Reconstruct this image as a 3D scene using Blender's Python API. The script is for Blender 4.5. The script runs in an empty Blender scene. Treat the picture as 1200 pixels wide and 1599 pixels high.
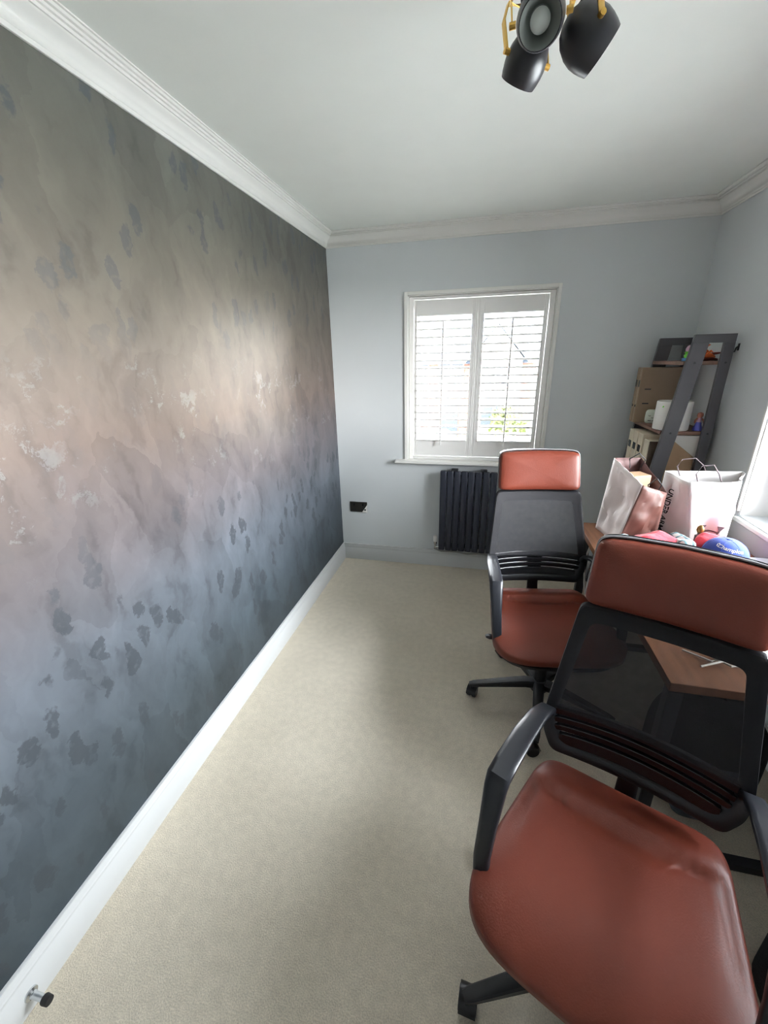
import bpy, math, random
from math import pi, sin, cos, radians
from mathutils import Vector, Matrix, noise
random.seed(7)
SC = bpy.context.scene
COL = SC.collection

# ------------------------------------------------------------------ camera
CX, CZ = (0.0, 0.0), 1.6043
F_PX, YAW, PITCH, ROLL = 640.46, -0.2331, -0.3547, -0.0224
cam_d = bpy.data.cameras.new('camera')
cam = bpy.data.objects.new('camera', cam_d); COL.objects.link(cam)
cam_d.sensor_fit = 'HORIZONTAL'; cam_d.sensor_width = 36.0
cam_d.lens = 36.0 * F_PX / 1200.0
cam_d.clip_start = 0.02; cam_d.clip_end = 300
fwd = Vector((sin(YAW)*cos(PITCH), cos(YAW)*cos(PITCH), sin(PITCH)))
rgt = Vector((cos(YAW), -sin(YAW), 0)); up = rgt.cross(fwd)
r2 = rgt*cos(ROLL) + up*sin(ROLL); u2 = up*cos(ROLL) - rgt*sin(ROLL)
m = Matrix((r2, u2, -fwd)).transposed().to_4x4(); m.translation = (0, 0, CZ)
cam.matrix_world = m
SC.camera = cam

# ------------------------------------------------------------------ sky, portals, exposure
SKY = 44.0
w = bpy.data.worlds.new('world'); SC.world = w; w.use_nodes = True
nt = w.node_tree; nt.nodes.clear()
out = nt.nodes.new('ShaderNodeOutputWorld'); bg = nt.nodes.new('ShaderNodeBackground')
tc = nt.nodes.new('ShaderNodeTexCoord'); sp = nt.nodes.new('ShaderNodeSeparateXYZ'); cr = nt.nodes.new('ShaderNodeValToRGB')
nt.links.new(tc.outputs['Generated'], sp.inputs[0]); nt.links.new(sp.outputs['Z'], cr.inputs[0])
cr.color_ramp.elements[0].position = 0.0; cr.color_ramp.elements[0].color = (1.0, 1.0, 1.0, 1)
cr.color_ramp.elements[1].position = 0.9; cr.color_ramp.elements[1].color = (0.80, 0.90, 1.0, 1)
nt.links.new(cr.outputs[0], bg.inputs[0]); bg.inputs[1].default_value = SKY
nt.links.new(bg.outputs[0], out.inputs[0])
SC.view_settings.view_transform = 'Standard'; SC.view_settings.look = 'None'
SC.view_settings.gamma = 1.0; SC.view_settings.use_curve_mapping = False
SC.view_settings.exposure = 0.30
SC.cycles.use_denoising = True
SC.cycles.filter_width = 1.1; SC.cycles.use_adaptive_sampling = True; SC.cycles.adaptive_threshold = .05
SC.cycles.max_bounces = 8; SC.cycles.diffuse_bounces = 6; SC.cycles.glossy_bounces = 4
SC.cycles.transparent_max_bounces = 16; SC.cycles.sample_clamp_indirect = 6.0

A_, D_, B_, H_ = 1.0914, 3.0613, 1.2413, 2.4      # left wall x=-A, far wall y=D, right wall x=B
Y0 = -0.75                                         # back wall
FX0, FX1, FZ0, FZ1 = -0.528, 0.427, 0.866, 2.008   # far window opening
RY0, RY1, RZ0, RZ1 = 0.62, 2.19, 0.866, 2.008      # right window opening

def portal(name, loc, rot, sx, sy):
    l = bpy.data.lights.new(name, 'AREA'); l.shape = 'RECTANGLE'; l.size = sx; l.size_y = sy
    l.cycles.is_portal = True
    o = bpy.data.objects.new(name, l); COL.objects.link(o); o.location = loc; o.rotation_euler = rot
portal('window_portal', ((FX0+FX1)/2, D_+.29, (FZ0+FZ1)/2), (radians(-90), 0, 0), FX1-FX0, FZ1-FZ0)
portal('window_portal', (B_+.29, (RY0+RY1)/2, (RZ0+RZ1)/2), (0, radians(90), 0), RZ1-RZ0, RY1-RY0)

# ------------------------------------------------------------------ materials
def srgb(r, g, b):
    f = lambda c: c/12.92 if c <= .04045 else ((c+.055)/1.055)**2.4
    return (f(r/255), f(g/255), f(b/255), 1)
def N(t, kind, **kw):
    n = t.nodes.new(kind)
    for k, v in kw.items():
        if k in n.inputs: n.inputs[k].default_value = v
        else: setattr(n, k, v)
    return n
def mat(name, col, rough=.5, metal=0.0, spec=.5, var=0.0, vscale=8.0, bump=0.0, bscale=60.0, sheen=0.0, coat=0.0, stretch=None):
    M = bpy.data.materials.new(name); M.use_nodes = True; t = M.node_tree
    b = t.nodes['Principled BSDF']
    b.inputs['Base Color'].default_value = col; b.inputs['Roughness'].default_value = rough
    b.inputs['Metallic'].default_value = metal; b.inputs['Specular IOR Level'].default_value = spec
    b.inputs['Sheen Weight'].default_value = sheen; b.inputs['Coat Weight'].default_value = coat
    tc = N(t, 'ShaderNodeTexCoord'); vec = tc.outputs['Object']
    if stretch:
        mp = N(t, 'ShaderNodeMapping'); mp.inputs['Scale'].default_value = stretch
        t.links.new(vec, mp.inputs[0]); vec = mp.outputs[0]
    n = N(t, 'ShaderNodeTexNoise', Scale=vscale, Detail=5.0); t.links.new(vec, n.inputs['Vector'])
    mx = N(t, 'ShaderNodeMix', data_type='RGBA')
    c2 = [max(0, c*(1-var)) for c in col[:3]]; c3 = [min(1, c*(1+var)) for c in col[:3]]
    rp = N(t, 'ShaderNodeValToRGB'); rp.color_ramp.elements[0].position = .3; rp.color_ramp.elements[1].position = .7
    rp.color_ramp.elements[0].color = (*c2, 1); rp.color_ramp.elements[1].color = (*c3, 1)
    t.links.new(n.outputs['Fac'], rp.inputs[0]); t.links.new(rp.outputs[0], b.inputs['Base Color'])
    t.nodes.remove(mx)
    if bump:
        n2 = N(t, 'ShaderNodeTexNoise', Scale=bscale, Detail=3.0); t.links.new(vec, n2.inputs['Vector'])
        bp = N(t, 'ShaderNodeBump', Strength=bump, Distance=.004)
        t.links.new(n2.outputs['Fac'], bp.inputs['Height']); t.links.new(bp.outputs[0], b.inputs['Normal'])
    return M
M = {}
M['ceiling'] = mat('ceiling_paint', srgb(241, 245, 240), .9, var=.01, bump=.05, bscale=120)
M['wall'] = mat('grey_wall_paint', srgb(214, 219, 221), .55, spec=.35, var=.015, vscale=3, bump=.05, bscale=150)
M['white'] = mat('white_gloss_paint', srgb(240, 240, 236), .35, var=.01)
M['skirt'] = mat('skirting_paint', srgb(205, 207, 207), .4, var=.01)
M['shutter'] = mat('shutter_paint', srgb(245, 244, 242), .4, var=.01)
M['upvc'] = mat('white_plastic_frame', srgb(235, 237, 238), .3, var=.01)
M['black'] = mat('black_plastic', srgb(26, 27, 31), .38, var=.08, bump=.08, bscale=300)
M['armblack'] = mat('smooth_black_armrest', srgb(32, 34, 39), .32, var=.05)
M['blackgloss'] = mat('black_gloss_plastic', srgb(22, 22, 25), .16, var=.05)
M['trim'] = mat('painted_rim_glint', srgb(150, 150, 152), .25, var=.03)  # painted highlight for the glossy headrest shell edge
M['blackmetal'] = mat('black_powder_coat', srgb(40, 41, 46), .45, var=.06, bump=.05, bscale=400)
M['greymetal'] = mat('dark_grey_powder_coat', srgb(86, 85, 90), .4, var=.06, bump=.05, bscale=400)
M['radiator'] = mat('anthracite_radiator', srgb(54, 58, 70), .35, metal=.2, var=.04)
M['leather'] = mat('brown_leather', srgb(105, 47, 33), .40, spec=.38, var=.08, vscale=5, bump=.12, bscale=260)
M['chrome'] = mat('chrome', srgb(205, 208, 210), .18, metal=1.0, var=.02)
M['nickel'] = mat('black_nickel', srgb(70, 68, 64), .3, metal=.8, var=.05)
M['brass'] = mat('brushed_brass', srgb(205, 165, 85), .32, metal=.85, var=.05)
M['lampblack'] = mat('matt_black_lamp', srgb(30, 30, 34), .36, var=.05)
M['silver'] = mat('silver_reflector', srgb(150, 156, 152), .4, metal=.5, var=.04)
M['bulb'] = mat('frosted_bulb', srgb(205, 212, 208), .3, var=.03)
M['wood'] = mat('rustic_brown_wood', srgb(128, 84, 56), .45, var=.28, vscale=6, bump=.1, bscale=40, stretch=(9, 1, 9))
M['woodend'] = mat('shelf_wood', srgb(120, 88, 74), .5, var=.2, vscale=10, stretch=(1, 9, 1))
M['kraft'] = mat('kraft_card', srgb(168, 138, 108), .7, var=.06, vscale=14)
M['taupe'] = mat('taupe_box_file', srgb(150, 128, 105), .42, var=.05)
M['cream'] = mat('cream_card', srgb(226, 214, 192), .6, var=.03)
M['darkcard'] = mat('dark_brown_card', srgb(70, 56, 46), .6, var=.05)
M['tag'] = mat('dark_label', srgb(34, 40, 42), .4, var=.05)
M['paper'] = mat('white_paper_bag', srgb(236, 233, 232), .55, var=.02, bump=.06, bscale=50)
M['pinkpaper'] = mat('pale_pink_paper', srgb(242, 231, 229), .5, var=.03, bump=.06, bscale=50)
M['copperpaper'] = mat('copper_brown_paper', srgb(88, 54, 46), .46, var=.08, vscale=6)
M['bagin'] = mat('bag_lining', srgb(96, 66, 64), .6, var=.06)
M['whiteplastic'] = mat('white_plastic', srgb(236, 234, 230), .4, var=.01)
M['mint'] = mat('pale_mint_plastic', srgb(214, 222, 208), .45, var=.01)
M['red'] = mat('red_jersey', srgb(214, 48, 66), .8, var=.08, bump=.3, bscale=140, sheen=.3)
M['blue'] = mat('royal_blue_cotton', srgb(58, 84, 176), .8, var=.05, bump=.2, bscale=400, sheen=.2)
M['navy'] = mat('navy_cotton', srgb(32, 38, 66), .8, var=.08, bump=.2, bscale=300)
M['whitecloth'] = mat('white_cotton', srgb(228, 230, 226), .85, var=.03, bump=.3, bscale=120)
M['teal'] = mat('teal_print', srgb(120, 172, 176), .7, var=.05)
M['script'] = mat('cream_thread', srgb(232, 226, 214), .6, var=.03)
M['ink'] = mat('black_ink', srgb(24, 24, 28), .5, var=.02)
M['inkgrey'] = mat('purple_grey_ink', srgb(104, 92, 96), .45, var=.05)
M['gold'] = mat('antique_gold', srgb(140, 112, 62), .35, metal=.6, var=.1)
M['orange'] = mat('orange_toy_plastic', srgb(226, 104, 38), .35, var=.05)
M['redbrown'] = mat('maroon_toy_plastic', srgb(122, 48, 36), .4, var=.05)
M['green'] = mat('lime_toy_plastic', srgb(110, 205, 60), .35, var=.05)
M['skyblue'] = mat('blue_toy_plastic', srgb(70, 125, 180), .35, var=.05)
M['pink'] = mat('lilac_toy_plastic', srgb(196, 160, 184), .4, var=.05)
M['violet'] = mat('violet_toy_plastic', srgb(80, 84, 170), .4, var=.05)
M['skin'] = mat('peach_toy_plastic', srgb(176, 110, 92), .4, var=.05)
M['fabricblack'] = mat('black_woven_nylon', srgb(24, 24, 26), .85, var=.25, vscale=60, bump=.5, bscale=220)
M['slate'] = mat('lit_blue_nylon', srgb(62, 72, 82), .7, var=.1, bump=.3, bscale=220)  # lit tone of the dark bag, put into the colour
M['rubber'] = mat('black_rubber', srgb(28, 28, 30), .6, var=.05)
M['cablewhite'] = mat('white_cable', srgb(214, 210, 200), .5, var=.02)
M['pipe'] = mat('grey_pipe', srgb(150, 150, 146), .35, metal=.4, var=.05)
M['brick'] = mat('pale_brick', srgb(98, 70, 62), .9, var=.18, vscale=4)
M['slateroof'] = mat('roof_slate', srgb(58, 66, 80), .8, var=.12, vscale=5)
M['render'] = mat('cream_render', srgb(150, 142, 136), .9, var=.05)
M['darkpane'] = mat('dark_house_glass', srgb(22, 28, 38), .5, var=.05)
M['hedge'] = mat('yellow_green_leaf', srgb(74, 80, 40), .8, var=.3, vscale=9, bump=.8, bscale=12)
M['lawn'] = mat('lawn', srgb(122, 138, 84), .95, var=.2, vscale=2, bump=.3)
M['paving'] = mat('pale_paving', srgb(212, 210, 205), .9, var=.06, vscale=1)
M['asphalt'] = mat('pale_asphalt', srgb(150, 150, 150), .9, var=.1)
M['carblue'] = mat('dark_blue_car_paint', srgb(26, 32, 48), .5, coat=.0)
M['fencewood'] = mat('fence_board', srgb(150, 118, 84), .9, var=.15)

def glass_mat():
    G = bpy.data.materials.new('window_glass'); G.use_nodes = True; t = G.node_tree; t.nodes.clear()
    o = N(t, 'ShaderNodeOutputMaterial'); tr = N(t, 'ShaderNodeBsdfTransparent'); gl = N(t, 'ShaderNodeBsdfGlossy')
    tr.inputs[0].default_value = (.97, .97, .97, 1); gl.inputs['Roughness'].default_value = .02
    fr = N(t, 'ShaderNodeFresnel', IOR=1.45); mx = N(t, 'ShaderNodeMixShader')
    t.links.new(fr.outputs[0], mx.inputs[0]); t.links.new(tr.outputs[0], mx.inputs[1]); t.links.new(gl.outputs[0], mx.inputs[2])
    t.links.new(mx.outputs[0], o.inputs[0]); return G
M['glass'] = glass_mat()
def printcloth():
    W = bpy.data.materials.new('teal_printed_cotton'); W.use_nodes = True; t = W.node_tree; b = t.nodes['Principled BSDF']
    P = N(t, 'ShaderNodeTexCoord').outputs['Object']; r = []
    for d in ('X', 'Y'):
        wv = N(t, 'ShaderNodeTexWave', Scale=9.0, Distortion=1.5, bands_direction=d); t.links.new(P, wv.inputs['Vector'])
        k = N(t, 'ShaderNodeMapRange'); k.inputs['From Min'].default_value = .80; k.inputs['From Max'].default_value = .86; t.links.new(wv.outputs['Fac'], k.inputs[0]); r.append(k.outputs[0])
    m_ = N(t, 'ShaderNodeMath', operation='MAXIMUM'); t.links.new(r[0], m_.inputs[0]); t.links.new(r[1], m_.inputs[1])
    c = N(t, 'ShaderNodeMix', data_type='RGBA'); c.inputs[6].default_value = srgb(230, 231, 228); c.inputs[7].default_value = srgb(122, 160, 168)
    t.links.new(m_.outputs[0], c.inputs[0]); t.links.new(c.outputs[2], b.inputs['Base Color']); b.inputs['Roughness'].default_value = .85
    return W
M['printcloth'] = printcloth()
def mesh_fabric():
    G = bpy.data.materials.new('black_mesh_fabric'); G.use_nodes = True; t = G.node_tree
    b = t.nodes['Principled BSDF']; o = t.nodes['Material Output']
    b.inputs['Base Color'].default_value = srgb(30, 30, 35); b.inputs['Roughness'].default_value = .7
    tr = N(t, 'ShaderNodeBsdfTransparent'); mx = N(t, 'ShaderNodeMixShader')
    tc = N(t, 'ShaderNodeTexCoord'); n = N(t, 'ShaderNodeTexNoise', Scale=40.0, Detail=2.0)
    mr = N(t, 'ShaderNodeMapRange'); mr.inputs['To Min'].default_value = .79; mr.inputs['To Max'].default_value = .85
    t.links.new(tc.outputs['Object'], n.inputs['Vector']); t.links.new(n.outputs['Fac'], mr.inputs[0])
    t.links.new(mr.outputs[0], mx.inputs[0]); t.links.new(tr.outputs[0], mx.inputs[1]); t.links.new(b.outputs[0], mx.inputs[2])
    t.links.new(mx.outputs[0], o.inputs[0]); return G
M['mesh'] = mesh_fabric()

def ramp(t, stops, interp='LINEAR'):
    r = N(t, 'ShaderNodeValToRGB'); e = r.color_ramp.elements; r.color_ramp.interpolation = interp
    while len(e) < len(stops): e.new(.5)
    for el, (p, c) in zip(e, stops):
        el.position = p; el.color = c if len(c) == 4 else (*c, 1)
    return r
def g(v): return (v, v, v, 1)
def math_n(t, op, a, b=None, clamp=False):
    n = N(t, 'ShaderNodeMath', operation=op, use_clamp=clamp)
    for i, x in enumerate((a, b)):
        if x is None: continue
        if isinstance(x, (int, float)): n.inputs[i].default_value = x
        else: t.links.new(x, n.inputs[i])
    return n.outputs[0]
def mixc(t, f, a, b, blend='MIX'):
    n = N(t, 'ShaderNodeMix', data_type='RGBA', blend_type=blend)
    for s, x in ((0, f), (6, a), (7, b)):
        if isinstance(x, (int, float)): n.inputs[s].default_value = x
        elif isinstance(x, tuple): n.inputs[s].default_value = x
        else: t.links.new(x, n.inputs[s])
    return n.outputs[2]
def wallpaper():
    W = bpy.data.materials.new('brushed_mural_wallpaper'); W.use_nodes = True; t = W.node_tree
    b = t.nodes['Principled BSDF']; L = t.links.new
    tc = N(t, 'ShaderNodeTexCoord'); P = tc.outputs['Object']
    # domain warp
    n1 = N(t, 'ShaderNodeTexNoise', Scale=2.6, Detail=6.0, Roughness=.62); L(P, n1.inputs['Vector'])
    wv = N(t, 'ShaderNodeVectorMath', operation='SUBTRACT'); L(n1.outputs['Color'], wv.inputs[0]); wv.inputs[1].default_value = (.5, .5, .5)
    ws = N(t, 'ShaderNodeVectorMath', operation='SCALE'); L(wv.outputs[0], ws.inputs[0]); ws.inputs['Scale'].default_value = .26
    wa = N(t, 'ShaderNodeVectorMath', operation='ADD'); L(P, wa.inputs[0]); L(ws.outputs[0], wa.inputs[1])
    sx = N(t, 'ShaderNodeSeparateXYZ'); L(wa.outputs[0], sx.inputs[0])
    zz = math_n(t, 'DIVIDE', sx.outputs['Z'], 2.4)
    base = ramp(t, [(.03, srgb(57, 67, 73)), (.18, srgb(76, 86, 94)), (.34, srgb(99, 106, 115)), (.46, srgb(101, 96, 99)),
                    (.58, srgb(99, 86, 79)), (.72, srgb(95, 87, 78)), (.84, srgb(92, 88, 80)), (.95, srgb(82, 82, 76))])
    L(zz, base.inputs[0])
    # soft brush dabs: warped voronoi cells, leaning
    mp = N(t, 'ShaderNodeMapping'); mp.inputs['Rotation'].default_value = (radians(28), 0, 0); mp.inputs['Scale'].default_value = (1, 5.2, 2.8)
    L(wa.outputs[0], mp.inputs[0])
    v1 = N(t, 'ShaderNodeTexVoronoi', Scale=1.0); L(mp.outputs[0], v1.inputs['Vector'])
    s1 = N(t, 'ShaderNodeSeparateColor'); L(v1.outputs['Color'], s1.inputs[0])
    dab = ramp(t, [(0, g(.83)), (.3, g(.95)), (.7, g(1.03)), (1, g(1.12))]); L(s1.outputs[0], dab.inputs[0])
    c = mixc(t, 1.0, base.outputs[0], dab.outputs[0], 'MULTIPLY')
    # long leaning strokes
    mp3 = N(t, 'ShaderNodeMapping'); mp3.inputs['Rotation'].default_value = (radians(-32), 0, 0); mp3.inputs['Scale'].default_value = (1, 4.2, 1.9)
    L(wa.outputs[0], mp3.inputs[0])
    n5 = N(t, 'ShaderNodeTexNoise', Scale=2.3, Detail=3.0, Roughness=.6); L(mp3.outputs[0], n5.inputs['Vector'])
    st = ramp(t, [(.34, g(.62)), (.45, g(.92)), (.54, g(1.0)), (.66, g(1.16))]); L(n5.outputs['Fac'], st.inputs[0])
    c = mixc(t, .75, c, st.outputs[0], 'MULTIPLY')
    n4 = N(t, 'ShaderNodeTexNoise', Scale=1.7, Detail=4.0, Roughness=.6); L(P, n4.inputs['Vector'])
    bl = ramp(t, [(.36, g(.86)), (.5, g(1.0)), (.66, g(1.10))]); L(n4.outputs['Fac'], bl.inputs[0])
    c = mixc(t, .8, c, bl.outputs[0], 'MULTIPLY')
    # dark dab layer in the upper third (olive) and lower part (blue grey flecks)
    mp2 = N(t, 'ShaderNodeMapping'); mp2.inputs['Rotation'].default_value = (radians(-34), 0, 0); mp2.inputs['Scale'].default_value = (1, 17, 8.0)
    n2 = N(t, 'ShaderNodeTexNoise', Scale=7.0, Detail=5.0, Roughness=.7); L(P, n2.inputs['Vector'])
    w2 = N(t, 'ShaderNodeVectorMath', operation='SUBTRACT'); L(n2.outputs['Color'], w2.inputs[0]); w2.inputs[1].default_value = (.5, .5, .5)
    w2s = N(t, 'ShaderNodeVectorMath', operation='SCALE'); L(w2.outputs[0], w2s.inputs[0]); w2s.inputs['Scale'].default_value = .13
    w2a = N(t, 'ShaderNodeVectorMath', operation='ADD'); L(P, w2a.inputs[0]); L(w2s.outputs[0], w2a.inputs[1])
    L(w2a.outputs[0], mp2.inputs[0])
    v2 = N(t, 'ShaderNodeTexVoronoi', Scale=1.0); L(mp2.outputs[0], v2.inputs['Vector'])
    s2 = N(t, 'ShaderNodeSeparateColor'); L(v2.outputs['Color'], s2.inputs[0])
    pick = ramp(t, [(.50, g(0)), (.52, g(1))]); L(s2.outputs[1], pick.inputs[0])
    core = ramp(t, [(.36, g(1)), (.42, g(0))]); L(v2.outputs['Distance'], core.inputs[0])
    fleck = math_n(t, 'MULTIPLY', pick.outputs[0], core.outputs[0])
    n3 = N(t, 'ShaderNodeTexNoise', Scale=46.0, Detail=3.0); L(P, n3.inputs['Vector'])
    rag = ramp(t, [(.34, g(.45)), (.46, g(1))]); L(n3.outputs['Fac'], rag.inputs[0])
    fleck = math_n(t, 'MULTIPLY', fleck, rag.outputs[0])
    lowz = ramp(t, [(.02, g(.6)), (.38, g(.72)), (.50, g(.15)), (.66, g(.05)), (.76, g(.45)), (.92, g(.7))]); L(zz, lowz.inputs[0])
    fd = math_n(t, 'MULTIPLY', fleck, lowz.outputs[0])
    c = mixc(t, fd, c, srgb(60, 66, 72))
    # pale silver flecks in the middle
    mid = ramp(t, [(.44, g(0)), (.52, g(.8)), (.60, g(.8)), (.70, g(0))]); L(zz, mid.inputs[0])
    v3 = N(t, 'ShaderNodeTexNoise', Scale=11.0, Detail=6.0, Roughness=.72); L(w2a.outputs[0], v3.inputs['Vector'])
    sf = ramp(t, [(.565, g(0)), (.60, g(1))]); L(v3.outputs['Fac'], sf.inputs[0])
    sel = ramp(t, [(.46, g(0)), (.54, g(1))]); L(n1.outputs['Fac'], sel.inputs[0])
    sv = math_n(t, 'MULTIPLY', math_n(t, 'MULTIPLY', mid.outputs[0], sf.outputs[0]), sel.outputs[0])
    c = mixc(t, math_n(t, 'MULTIPLY', sv, .45), c, srgb(132, 135, 136))
    L(c, b.inputs['Base Color'])
    rr = math_n(t, 'SUBTRACT', .46, math_n(t, 'MULTIPLY', sv, .15))
    L(rr, b.inputs['Roughness']); b.inputs['Metallic'].default_value = .35
    bp = N(t, 'ShaderNodeBump', Strength=.12, Distance=.002); L(n2.outputs['Fac'], bp.inputs['Height']); L(bp.outputs[0], b.inputs['Normal'])
    return W
M['wallpaper'] = wallpaper()
def carpet():
    W = bpy.data.materials.new('beige_carpet'); W.use_nodes = True; t = W.node_tree
    b = t.nodes['Principled BSDF']; L = t.links.new; P = N(t, 'ShaderNodeTexCoord').outputs['Object']
    n1 = N(t, 'ShaderNodeTexNoise', Scale=2.2, Detail=4.0); L(P, n1.inputs['Vector'])
    r1 = ramp(t, [(.3, srgb(207, 197, 178)), (.7, srgb(219, 209, 190))]); L(n1.outputs['Fac'], r1.inputs[0])
    n2 = N(t, 'ShaderNodeTexNoise', Scale=240.0, Detail=2.0); L(P, n2.inputs['Vector'])
    r2 = ramp(t, [(.3, g(.82)), (.7, g(1.08))]); L(n2.outputs['Fac'], r2.inputs[0])
    n3 = N(t, 'ShaderNodeTexNoise', Scale=32.0, Detail=4.0); L(P, n3.inputs['Vector'])
    r3 = ramp(t, [(.35, g(.94)), (.65, g(1.03))]); L(n3.outputs['Fac'], r3.inputs[0])
    c = mixc(t, 1.0, mixc(t, 1.0, r1.outputs[0], r2.outputs[0], 'MULTIPLY'), r3.outputs[0], 'MULTIPLY')
    L(c, b.inputs['Base Color']); b.inputs['Roughness'].default_value = .97; b.inputs['Specular IOR Level'].default_value = .1
    b.inputs['Sheen Weight'].default_value = .25
    bp = N(t, 'ShaderNodeBump', Strength=.5, Distance=.004); L(n2.outputs['Fac'], bp.inputs['Height']); L(bp.outputs[0], b.inputs['Normal'])
    return W
M['carpet'] = carpet()

# ------------------------------------------------------------------ geometry helpers
class MB:
    def __init__(s): s.v = []; s.f = []
    def add(s, vs, fs):
        k = len(s.v); s.v += [tuple(v) for v in vs]; s.f += [tuple(i+k for i in f) for f in fs]; return s
    def box(s, a, b):
        x0, y0, z0 = a; x1, y1, z1 = b
        return s.add([(x0,y0,z0),(x1,y0,z0),(x1,y1,z0),(x0,y1,z0),(x0,y0,z1),(x1,y0,z1),(x1,y1,z1),(x0,y1,z1)],
                     [(3,2,1,0),(4,5,6,7),(0,1,5,4),(1,2,6,5),(2,3,7,6),(3,0,4,7)])
    def hexa(s, p):      # 8 points, bottom loop then top loop
        return s.add(p, [(3,2,1,0),(4,5,6,7),(0,1,5,4),(1,2,6,5),(2,3,7,6),(3,0,4,7)])
    def loft(s, rings, cap=True, closed=True):
        n = len(rings[0]); k = len(s.v)
        for r in rings: s.v += [tuple(p) for p in r]
        for i in range(len(rings)-1):
            for j in range(n if closed else n-1):
                j2 = (j+1) % n
                s.f.append((k+i*n+j, k+i*n+j2, k+(i+1)*n+j2, k+(i+1)*n+j))
        if cap and closed:
            s.f.append(tuple(k+j for j in reversed(range(n)))); s.f.append(tuple(k+(len(rings)-1)*n+j for j in range(n)))
        return s
    def tube(s, path, rad, n=10, rb=None, cap=True, upv=(0,0,1), squareness=2.0):
        """sweep an ellipse (rad across, rb along up) or superellipse along a path"""
        P = [Vector(p) for p in path]; rings = []
        for i, p in enumerate(P):
            t = (P[min(i+1, len(P)-1)] - P[max(i-1, 0)]).normalized()
            u = Vector(upv); sd = t.cross(u)
            if sd.length < 1e-4: sd = t.cross(Vector((1, 0, 0)))
            sd.normalize(); u = sd.cross(t).normalized()
            ra = rad[i] if isinstance(rad, (list, tuple)) else rad
            rc = ra if rb is None else (rb[i] if isinstance(rb, (list, tuple)) else rb)
            ring = []
            for k in range(n):
                a = 2*pi*(k+.5)/n; c, q = cos(a), sin(a); e = 2/squareness
                ring.append(p + sd*ra*math.copysign(abs(c)**e, c) + u*rc*math.copysign(abs(q)**e, q))
            rings.append(ring)
        return s.loft(rings, cap)
    def lathe(s, prof, n=24, axis=(0,0,1), org=(0,0,0)):
        a = Vector(axis).normalized(); x = a.orthogonal().normalized(); y = a.cross(x); o = Vector(org); rings = []
        for r, h in prof:
            rings.append([o + a*h + x*r*cos(2*pi*k/n) + y*r*sin(2*pi*k/n) for k in range(n)])
        return s.loft(rings, True)
    def prism(s, poly, axis, lo, hi):
        """extrude 2-D poly; axis 0: (y,z) along x ; 1: (x,z) along y ; 2: (x,y) along z"""
        def P(q, h): return {0: (h, q[0], q[1]), 1: (q[0], h, q[1]), 2: (q[0], q[1], h)}[axis]
        return s.loft([[P(q, lo) for q in poly], [P(q, hi) for q in poly]])
    def pillow(s, fn, n_th=48, n_r=12, depth=.05, top=.04, bot=.02, ex=4.0, edge=2.6, mapf=None):
        """rounded cushion: fn(sx, sy) maps the unit superellipse square to the plan; height by a rounded edge profile"""
        def ring(t, h):
            R = []
            for k in range(n_th):
                a = 2*pi*k/n_th; c, q = cos(a), sin(a)
                e = ex if not isinstance(ex, tuple) else ex[1 if q >= 0 else 0]
                px = math.copysign(abs(c)**(2/e), c)*t; py = math.copysign(abs(q)**(2/e), q)*t
                x, y = fn(px, py); R.append(mapf(x, y, h) if mapf else (x, y, h))
            return R
        rings = []
        for i in range(n_r):
            t = .02 + .98*sin(i/(n_r-1)*pi/2); rings.append(ring(t, -bot*(1-t**edge)**(1/edge) if t < 1 else 0))
        if depth: rings.append(ring(1.0, depth))
        for i in range(n_r-1, -1, -1):
            t = .02 + .98*sin(i/(n_r-1)*pi/2)
            if i == n_r-1 and not depth: continue
            if i == n_r-1: continue
            rings.append(ring(t, depth + (top*(1-t**edge)**(1/edge) if t < 1 else 0)))
        return s.loft(rings)
    def grid(s, fn, nu, nv):
        k = len(s.v)
        for j in range(nv+1):
            for i in range(nu+1): s.v.append(tuple(fn(i/nu, j/nv)))
        for j in range(nv):
            for i in range(nu):
                a = k+j*(nu+1)+i; s.f.append((a, a+1, a+nu+2, a+nu+1))
        return s
    def build(s, name, material, parent=None, smooth=35, bevel=0, solid=0, kind=None):
        me = bpy.data.meshes.new(name); me.from_pydata(s.v, [], s.f)
        import bmesh
        bm = bmesh.new(); bm.from_mesh(me); bmesh.ops.recalc_face_normals(bm, faces=bm.faces); bm.to_mesh(me); bm.free()
        me.materials.append(M[material] if isinstance(material, str) else material)
        o = bpy.data.objects.new(name, me); COL.objects.link(o)
        if parent: o.parent = parent
        if smooth:
            me.polygons.foreach_set('use_smooth', [True]*len(me.polygons)); me.set_sharp_from_angle(angle=radians(smooth))
        if solid:
            q = o.modifiers.new('thickness', 'SOLIDIFY'); q.thickness = solid; q.offset = 0
        if bevel:
            q = o.modifiers.new('soft_edge', 'BEVEL'); q.width = bevel; q.segments = 2; q.limit_method = 'ANGLE'
        if kind: o['kind'] = kind
        return o
def struct(o): o['kind'] = 'structure'; return o
def empty(name, loc=(0,0,0), rz=0, parent=None):
    o = bpy.data.objects.new(name, None); COL.objects.link(o); o.location = loc; o.rotation_euler = (0, 0, rz)
    o.empty_display_size = .05
    if parent: o.parent = parent
    return o
def tag(o, label, cat, group=None):
    o['label'] = label; o['category'] = cat
    if group: o['group'] = group
    return o
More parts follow.
